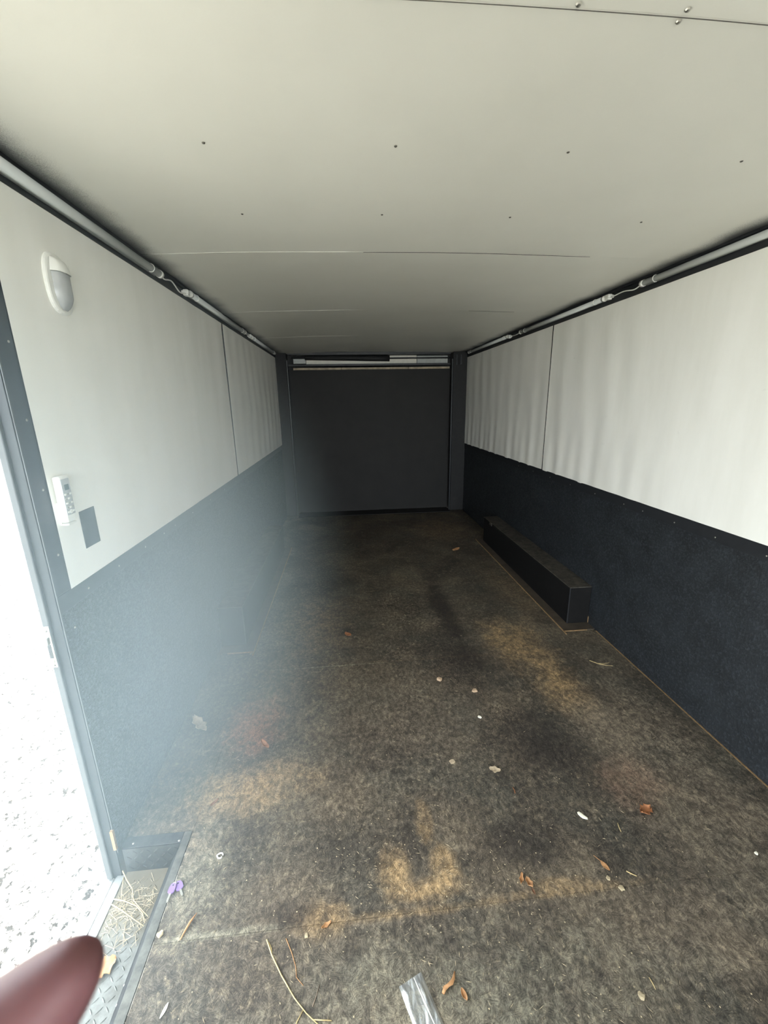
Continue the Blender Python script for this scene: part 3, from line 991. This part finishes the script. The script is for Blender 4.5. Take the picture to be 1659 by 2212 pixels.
leaf('leaf', (1.834, 1.084), (1.884, 1.097), 0.036, 0.30, M['leaf_rust'], 'rust-orange curled leaf on the bare floor towards the right wall', lobes=3, seed=1)
leaf('leaf', (1.597, 0.948), (1.609, 0.917), 0.016, 0.12, M['leaf_tan'], 'small tan leaf with a long thin stem, right of the leaf crumbs', stem=0.022, seed=2)
leaf('leaf', (0.397, 1.574), (0.437, 1.528), 0.022, 0.34, M['leaf_rust'], 'bright orange folded leaf on the painted flare tint left of centre', seed=3)
leaf('leaf', (1.356, 1.329), (1.398, 1.312), 0.030, 0.10, M['leaf_pale'], 'flat pale tan leaf piece in the middle of the floor', lobes=2, seed=4)
leaf('leaf', (1.846, 3.845), (1.932, 3.897), 0.05, 0.22, M['leaf_tan'], 'lone leaf far back on the floor near the right wheel box', seed=5)
leaf('leaf', (0.768, 2.43), (0.808, 2.39), 0.034, 0.22, M['leaf_rust'], 'small orange leaf chip on the brown patch at mid depth', seed=6)
leaf('leaf', (0.040, 1.760), (0.130, 1.660), 0.045, 0.18, M['leaf_pale'], 'crumpled pale leaf against the left wall under the added lens glare', lobes=3, seed=7)
leaf('leaf', (0.262, 1.278), (0.286, 1.307), 0.013, 0.15, M['leaf_brown'], 'narrow dull brown leaf just beyond the step well', seed=8)
leaf('leaf', (1.064, 0.694), (1.073, 0.671), 0.013, 0.42, M['leaf_tan'], 'small cupped leaf right of the clear plastic bag', seed=9)
leaf('leaf', (0.313, 0.716), (0.323, 0.744), 0.008, 0.15, M['paper'], 'slim whitish leaf beside the step edge near the frame bottom', seed=10)
leaf('leaf', (0.055, 0.867), (0.100, 0.905), 0.046, 0.16, M['leaf_tan'], 'tan lobed leaf lying on the metal step tread', lobes=3, z=SZ + 0.001, seed=12)
leaf('leaf', (0.70, 0.858), (0.728, 0.872), 0.012, 0.25, M['leaf_tan'], 'small tan crumpled leaf on the floor seam near the straw stem', lobes=2, seed=13)

# curled leaf crumbs: three loose fragments by each other
crumb = 'curled leaf crumbs in front of the seam'
leaf('leaf_fragment', (1.328, 0.936), (1.312, 0.906), 0.012, 0.5, M['leaf_tan'], 'left piece of the cluster of curled leaf crumbs', 'leaf', lobes=2, seed=21, group=crumb)
leaf('leaf_fragment', (1.334, 0.921), (1.344, 0.894), 0.018, 0.5, M['leaf_tan'], 'largest, middle piece of the cluster of curled leaf crumbs', 'leaf', lobes=2, seed=22, group=crumb)
leaf('leaf_fragment', (1.342, 0.893), (1.344, 0.876), 0.008, 0.5, M['leaf_brown'], 'nearest thin piece of the cluster of curled leaf crumbs', 'leaf', seed=23, group=crumb)

def strip(name, pts, rad, mat, label, cat, z=0.0, group=None):
    """a bent sliver; name thing = one tapering mesh"""
    e = tube_obj(name, [Vector((p[0], p[1], z + (p[2] if len(p) > 2 else 0.0) + (max(rad) if isinstance(rad, (list, tuple)) else rad) * 0.9)) for p in pts], rad, mat, None, 7)
    tag(e, label, cat, group)
    return e
strip('bark_curl', [(1.016, 0.690), (1.023, 0.699), (1.033, 0.702, 0.004), (1.042, 0.706, 0.003), (1.050, 0.716), (1.056, 0.728)], [0.0035, 0.0048, 0.0036, 0.0050, 0.0036, 0.002], M['leaf_tan'], 'curled bark shaving beside the clear plastic bag', 'bark')
strip('bark_sliver', [(0.304, 0.872), (0.312, 0.895, 0.002), (0.320, 0.912, 0.004), (0.332, 0.930, 0.006)], [0.0016, 0.0030, 0.0032, 0.0012], M['leaf_tan'], 'narrow tan bark sliver below the purple keys', 'bark')
sg = 'straw stems on the trailer floor'
def stemthing(name, pts, rad, mat, label, extra=None, z=0.0, group=sg, leafy=False):
    e = empty(name, (pts[0][0], pts[0][1], z))
    tag(e, label, 'straw', group)
    o = Vector((pts[0][0], pts[0][1], 0))
    def loc(ps):
        return [Vector((p[0], p[1], (p[2] if len(p) > 2 else 0) + rad)) - o for p in ps]
    tube_obj('stalk', loc(pts), [rad * (1 - 0.5 * k / len(pts)) for k in range(len(pts))], mat, e, 6)
    for ex in (extra or []):
        tube_obj('side_shoot', loc(ex), rad * 0.6, mat, e, 6)
    if leafy:
        lf = leaf_mesh('leaf_blade', 0.030, 0.007, 0.2, M['straw'], e, 0, 3)
        lf.location = (0.012, -0.018, 0.001)
        lf.rotation_euler = (0, 0, 0.5)
    return e
stemthing('straw_stem', [(0.549, 0.846, 0.004), (0.568, 0.812, 0.003), (0.60, 0.768), (0.64, 0.720), (0.672, 0.690), (0.71, 0.662)], 0.0020, M['straw'],
          'long bent straw stem on the floor left of the plastic bag', [[(0.664, 0.697), (0.650, 0.676), (0.640, 0.650)], [(0.688, 0.677), (0.712, 0.674), (0.735, 0.671)]], leafy=True)
stemthing('straw_stem', [(0.602, 0.846), (0.622, 0.812), (0.636, 0.782), (0.640, 0.760), (0.660, 0.742)], 0.0011, M['leaf_tan'], 'thin reddish straw curving beside the long straw stem')
stemthing('straw_stem', [(1.661, 0.911), (1.672, 0.902), (1.684, 0.894)], 0.0018, M['straw'], 'short yellow straw right of the small tan leaf')
stemthing('straw_stem', [(2.170, 1.972), (2.205, 1.935), (2.235, 1.920), (2.270, 1.908)], 0.0018, M['straw'], 'curved straw near the right wall in front of the wheel box', [[(2.20, 1.94), (2.24, 1.935), (2.27, 1.94)]])
stemthing('straw_stem', [(0.686, 0.700), (0.694, 0.718), (0.702, 0.740)], 0.0010, M['twig'], 'thin grey twig right of the long straw stem')
stemthing('straw_stem', [(1.732, 1.060), (1.727, 1.046), (1.724, 1.030)], 0.0017, M['straw'], 'short pale straw between the white flake and the orange leaf')
stemthing('straw_stem', [(1.419, 1.236), (1.420, 1.222), (1.418, 1.210)], 0.0014, M['leaf_rust'], 'tiny reddish stalk in the middle right of the floor')
stemthing('straw_stem', [(1.556, 0.668), (1.557, 0.656), (1.556, 0.645)], 0.0012, M['straw'], 'tiny pale straw on the near floor at the lower right')
ss = 'straw on the metal step'
Z1 = SZ + 0.003
stemthing('straw_stem', [(0.012, 1.128, 0.030), (0.035, 1.105, 0.018), (0.062, 1.082, 0.010), (0.080, 1.050, 0.006), (0.112, 1.026, 0.003), (0.147, 0.999, 0.006)], 0.0017, M['straw'], 'longest straw on the step, running from the jamb corner', [[(0.070, 1.070), (0.082, 1.040)]], Z1, ss)
stemthing('straw_stem', [(0.012, 1.060, 0.006), (0.050, 1.052, 0.004), (0.095, 1.035, 0.002), (0.125, 1.012, 0.002), (0.143, 0.985, 0.004)], 0.0018, M['straw'], 'middle bowed straw across the step, starting at the sill', None, Z1, ss)
stemthing('straw_stem', [(0.014, 1.046, 0.004), (0.055, 1.026, 0.004), (0.105, 0.998, 0.002), (0.145, 0.975, 0.005)], 0.0016, M['straw'], 'nearest straight straw across the step, starting at the sill', None, Z1, ss)
stemthing('straw_stem', [(0.016, 1.120, 0.012), (0.024, 1.090, 0.004), (0.036, 1.060, 0.002)], 0.0012, M['straw'], 'short straw at the jamb end of the step', None, Z1, ss)
stemthing('straw_stem', [(0.085, 0.985, 0.0), (0.092, 0.962, 0.002), (0.103, 0.935, 0.0)], 0.0010, M['straw'], 'thin loose straw on the near part of the step', None, Z1, ss)
bm = bmesh.new()
rg = random.Random(9)
for k in range(150):           # chaff heaped in the corner of the step
    x = rg.uniform(0.02, 0.145)
    y = 1.02 + rg.gauss(0, 0.045)
    if y > 1.14:
        continue
    a = rg.random() * math.pi
    L = rg.uniform(0.006, 0.020)
    d = Vector((math.cos(a), math.sin(a), 0)) * L
    c = Vector((min(0.135, max(0.03, x)), y, SZ + rg.uniform(0.0012, 0.006)))
    tube(bm, [c - d, c + Vector((0, 0, rg.uniform(0, 0.002))), c + d], 0.0006, 4, False)
tag(link_mesh('chaff', bm, M['chaff']), 'dry chaff and grass bits gathered in the metal step', 'chaff', None, 'stuff')

# flakes, pebbles and chips
def flake(name, c, r, mat, label, cat, outline=None, h=0.002, group='white and tan scraps on the trailer floor', seed=0):
    rr = random.Random(seed)
    n = 9
    pts = outline or [(math.cos(k * math.tau / n) * r * rr.uniform(0.7, 1.2), math.sin(k * math.tau / n) * r * rr.uniform(0.7, 1.2)) for k in range(n)]
    bm = bmesh.new()
    loft(bm, [[(x, y, 0.0004) for x, y in pts], [(x * 0.96, y * 0.96, h * (0.7 + 0.6 * rr.random())) for x, y in pts], [(x * 0.5, y * 0.5, h * 1.25) for x, y in pts]])
    o = link_mesh(name, bm, mat, None, loc=(c[0], c[1], 0.0))
    tag(o, label, cat, group)
    return o
flake('paint_flake', (1.625, 1.100), 0.012, M['paper'], 'white flake shaped like a tooth, left of the orange leaf', 'flake',
      [(-0.014, 0.006), (-0.013, 0.014), (-0.006, 0.016), (0.000, 0.010), (0.004, 0.002), (0.013, -0.010), (0.010, -0.016), (0.002, -0.013), (-0.005, -0.010), (-0.010, -0.004)])
flake('pebble', (1.277, 1.905), 0.014, M['stone_tan'], 'round tan pebble in the dark middle of the floor', 'pebble', None, 0.010, seed=2)
flake('pebble', (1.440, 1.796), 0.015, M['stone_tan'], 'dull tan chip right of the round pebble', 'pebble', None, 0.006, seed=3)
flake('paper_scrap', (1.408, 1.613), 0.009, M['paper'], 'tiny bright white scrap on the dark stain at centre right', 'scrap', None, 0.003, seed=4)
flake('wood_chip', (0.242, 0.891), 0.0085, M['chaff'], 'small tan wood chip at the edge of the step well', 'chip', None, 0.005, seed=5)
flake('wood_chip', (1.512, 0.637), 0.0085, M['chaff'], 'yellowish wood chip on the near floor at lower right', 'chip', None, 0.004, seed=6)
flake('wood_chip', (0.658, 0.847), 0.0065, M['chaff'], 'small yellow chip by the top of the thin reddish straw', 'chip', None, 0.003, seed=7)
flake('paper_scrap', (2.119, 0.918), 0.006, M['paper'], 'greyish white speck close to the right edge of the picture', 'scrap', None, 0.003, seed=8)
flake('paper_scrap', (1.215, 1.378), 0.014, M['leaf_pale'], 'pale yellowish smudged scrap left of the flat tan leaf', 'scrap', None, 0.0015, seed=9)
flake('wood_chip', (1.592, 0.898), 0.007, M['chaff'], 'tan chip on the seam below the small tan leaf', 'chip', None, 0.003, seed=10)
flake('wood_chip', (1.615, 0.868), 0.009, M['chaff'], 'pale oval chip on the seam at right of centre', 'chip', None, 0.003, seed=11)
# crinkled white film ring near the keys
bm = bmesh.new()
pts = [Vector((math.cos(a) * 0.009 * (1 + 0.2 * math.sin(3 * a)), math.sin(a) * 0.008, 0.003 + 0.0016 * math.sin(2 * a))) for a in [math.tau * k / 18 for k in range(18)]]
tube(bm, pts, 0.0024, 6)
bmesh.ops.recalc_face_normals(bm, faces=bm.faces)
tag(link_mesh('plastic_scrap', bm, M['plastic_white'], None, True, loc=(0.351, 1.093, 0.0)), 'crumpled loop of white plastic right of the step well', 'scrap', 'white and tan scraps on the trailer floor')

# specks and splinters too small to pick apart
bm = bmesh.new()
rg = random.Random(21)
for k in range(900):
    y = 0.60 + (rg.random() ** 1.8) * 3.2
    x = rg.uniform(0.26, 2.2)
    if rg.random() < 0.35:
        x = 1.0 + rg.gauss(0, 0.25)
        y = 0.95 + rg.gauss(0, 0.14)
    if y < 0.6 or x < 0.25 or x > 2.3 or (x > 2.14 and y > 2.2):
        continue
    a = rg.random() * math.pi
    if rg.random() < 0.5:
        L, w = rg.uniform(0.003, 0.010), rg.uniform(0.0004, 0.0009)
    else:
        L = rg.uniform(0.0012, 0.003)
        w = L * rg.uniform(0.5, 1.0)
    d = Vector((math.cos(a), math.sin(a), 0))
    e = Vector((-d.y, d.x, 0))
    c = Vector((x, y, 0.0006))
    h = Vector((0, 0, 0.0012))
    vs = [bm.verts.new(v) for v in (c - d * L, c - e * w, c + d * L, c + e * w, c + h)]
    for q in range(4):
        bm.faces.new((vs[q], vs[(q + 1) % 4], vs[4]))
bmesh.ops.recalc_face_normals(bm, faces=bm.faces)
tag(link_mesh('floor_specks', bm, M['chaff']), 'tiny pale splinters and grit strewn over the whole floor', 'grit', None, 'stuff')

# ------------------------------------------------------------------ keys
keys = empty('key_pair', (0.232, 1.004, 0.0028))
tag(keys, 'two small keys with purple plastic heads on the step edge', 'keys')
def key(ang, off, L, z, hw):
    k = empty('key', off + (z,), ang)
    k.parent = keys
    bm = bmesh.new()
    loft(bm, [[(x, y, zz) for x, y in ((-0.0032, 0.0), (-0.0028, -L * 0.55), (-0.0034, -L * 0.62), (-0.0026, -L * 0.72), (-0.0030, -L * 0.82), (0.0, -L), (0.0030, -L * 0.9), (0.0032, 0.0))] for zz in (0.0006, 0.0026)])
    link_mesh('key_blade', bm, M['key_metal'], k)
    bm = bmesh.new()
    out = [(-hw, -0.002), (-hw * 1.05, 0.010), (-hw * 0.8, 0.020), (0, 0.024), (hw * 0.8, 0.020), (hw * 1.05, 0.010), (hw, -0.002), (0.004, -0.006), (-0.004, -0.006)]
    loft(bm, [[(x, y, zz) for x, y in out] for zz in (0.0, 0.0034)])
    link_mesh('key_head', bm, M['purple'], k)
    bm = bmesh.new()
    tube(bm, [Vector((0, 0.0165, 0.0030)), Vector((0, 0.0165, 0.0037))], 0.0024, 10)
    bmesh.ops.recalc_face_normals(bm, faces=bm.faces)
    link_mesh('key_hole', bm, M['rubber'], k)
key(-0.05, (0.000, -0.008), 0.030, 0.0038, 0.0095)
key(0.62, (0.022, 0.002), 0.028, 0.0, 0.0105)
bm = bmesh.new()
rp = [Vector((0.002 + math.cos(a) * 0.0055, 0.012 + math.sin(a) * 0.0055, 0.006)) for a in [math.tau * k / 16 for k in range(17)]]
tube(bm, rp, 0.0008, 6, False)
link_mesh('key_ring', bm, M['key_metal'], keys, True)

# ------------------------------------------------------------------ clear plastic bag
bag = empty('plastic_bag', (0.95, 0.665, 0.0))
tag(bag, 'crumpled clear plastic bag lying on the near floor', 'bag')
A, B, Cc, D = Vector((-0.044, 0.050, 0)), Vector((0.018, 0.073, 0)), Vector((0.085, -0.105, 0)), Vector((0.018, -0.125, 0))
def bagfn(layer):
    def fn(u, v):
        p = A.lerp(B, u).lerp(D.lerp(Cc, u), v)
        z = 0.001 + 0.0045 * layer + layer * 0.004 * abs(noise.noise(Vector((u * 6, v * 3, 2.0)))) * 2 + layer * 0.005 * max(0, math.sin((u * 3.2 + v * 0.5) * math.pi)) ** 3
        edge = min(u, 1 - u, v, 1 - v) * 8
        z = 0.001 + (z - 0.001) * min(1, edge)
        return p + Vector((0, 0, z))
    return fn
for nm, lay in (('bottom_film', 0.02), ('top_film', 1.0)):
    bm = bmesh.new()
    sheet(bm, 26, 40, bagfn(lay))
    link_mesh(nm, bm, M['bag'], bag, True)
tube_obj('side_seam', [A.lerp(D, k / 10) + Vector((0.006 + 0.002 * math.sin(k), 0, 0.004)) for k in range(11)], 0.0007, M['bag'], bag, 6)
tube_obj('zip_seam', [D.lerp(Cc, k / 8) + (A - D) * 0.40 * 0.45 + Vector((0, 0, 0.004)) for k in range(9)], 0.0008, M['plastic_white'], bag, 6)
tube_obj('crease', [A.lerp(B, 0.62).lerp(D.lerp(Cc, 0.72), k / 10 * 0.55 + 0.03) + Vector((0, 0, 0.0105)) for k in range(11)], [0.0008 + 0.0012 * math.sin(k / 10 * math.pi) for k in range(11)], M['plastic_white'], bag, 6)

# ------------------------------------------------------------------ photographer's hand at the lower left
def wp(r, u, f):
    return C_ + R_ * r + U_ * u + F_ * f
hand = empty('hand', tuple(wp(-0.15, -0.17, 0.05)))
tag(hand, 'out-of-focus reddish fingertip of a hand reaching in at lower left', 'hand')
HL = hand.location.copy()
def skin_chain(name, pts, rads, mat, parent, sub=2):
    bm = bmesh.new()
    me = bpy.data.meshes.new(name)
    vs = [bm.verts.new(Vector(p) - HL) for p in pts]
    return bm, vs
bm = bmesh.new()
lay = bm.verts.layers.skin.verify()
def chain(start, pts):
    prev = start
    for (p, r) in pts:
        v = bm.verts.new(Vector(p) - HL)
        v[lay].radius = (r, r)
        if prev is not None:
            bm.edges.new((prev, v))
        prev = v
    return prev
ax = Vector((-0.76, -0.65, -0.06))
pr = Vector((-0.65, 0.76, 0.0))
T = Vector((-0.0558, -0.0842, 0.080))
def cp(v):
    return wp(v.x, v.y, v.z)
wrist = bm.verts.new(cp(T + ax * 0.185 + Vector((0.0, 0.0, -0.03))) - HL)
wrist[lay].radius = (0.026, 0.020)
wrist[lay].use_root = True
palm = bm.verts.new(cp(T + ax * 0.135 + Vector((0, 0, -0.024))) - HL)
palm[lay].radius = (0.030, 0.018)
bm.edges.new((wrist, palm))
# index finger, the one the lens sees
chain(palm, [(cp(T + ax * 0.088), 0.0130), (cp(T + ax * 0.062 - pr * 0.002), 0.0128), (cp(T + ax * 0.036 - pr * 0.0022), 0.0126), (cp(T + ax * 0.018 - pr * 0.0018), 0.0108), (cp(T + ax * 0.007 - pr * 0.0006), 0.0070), (cp(T), 0.0038)])
# the other fingers, curled back out of the frame
for k, (dz, back, dl) in enumerate(((-0.019, 0.040, 0.0), (-0.037, 0.044, 0.004), (-0.054, 0.052, 0.012))):
    o = Vector((0, 0, dz)) + pr * (0.004 * k)
    chain(palm, [(cp(T + ax * (0.092 + dl) + o), 0.0115), (cp(T + ax * (0.066 + dl) + o + Vector((0.004, -0.010, 0))), 0.0102),
                 (cp(T + ax * (0.056 + dl) + o + Vector((0.012, -0.024, 0))), 0.0092), (cp(T + ax * (0.070 + dl) + o + Vector((0.018, -0.030, 0))), 0.0075)])
# thumb leaves the side of the palm
chain(palm, [(cp(T + ax * 0.125 + Vector((-0.030, 0.022, -0.020))), 0.0135), (cp(T + ax * 0.100 + Vector((-0.046, 0.036, -0.012))), 0.0115), (cp(T + ax * 0.080 + Vector((-0.050, 0.044, -0.004))), 0.009)])
# forearm
chain(wrist, [(cp(T + ax * 0.26 + Vector((0, -0.02, -0.06))), 0.030), (cp(T + ax * 0.36 + Vector((0, -0.05, -0.11))), 0.036)])
me = bpy.data.meshes.new('hand_skin')
bm.to_mesh(me)
bm.free()
me.materials.append(M['skin'])
ho = bpy.data.objects.new('hand_skin', me)
COL.objects.link(ho)
ho.parent = hand
sk = ho.modifiers.new('skin', 'SKIN')
sk.use_smooth_shade = True
sb = ho.modifiers.new('subdivision', 'SUBSURF')
sb.levels = sb.render_levels = 2

# ------------------------------------------------------------------ scattering volume added to imitate lens glare
def glare_mat():
    t = NT('lens_glare')
    p = t.pos()
    d = t.n('ShaderNodeVectorMath', operation='LENGTH')
    c, s = (0.0, 1.25, 0.74), (0.90, 1.75, 1.36)
    t.put(d.inputs[0], t.mapping(p, tuple(1 / q for q in s), tuple(-a / q for a, q in zip(c, s))))
    f = t.smooth(d.outputs['Value'], 0.0, 1.0, 1.0, 0.0)
    y = t.smooth(t.sep(p)[1], 0.75, 1.45, 0.35, 1.0)
    dens = t.math('MULTIPLY', t.math('MULTIPLY', f, y), 0.60)
    v = t.n('ShaderNodeVolumeScatter')
    v.inputs['Color'].default_value = (0.74, 0.92, 1.0, 1)
    v.inputs['Anisotropy'].default_value = 0.0
    t.put(v.inputs['Density'], dens)
    t.t.links.new(v.outputs[0], t.out.inputs['Volume'])
    return t.m
M['glare'] = glare_mat()
hz = box_obj('glare', (0.016, 0.50, 0.012), (0.91, 3.02, 1.95), M['glare'])
tag(hz, 'added pale bluish volume imitating lens glare by the left wall', 'glare', None, 'stuff')
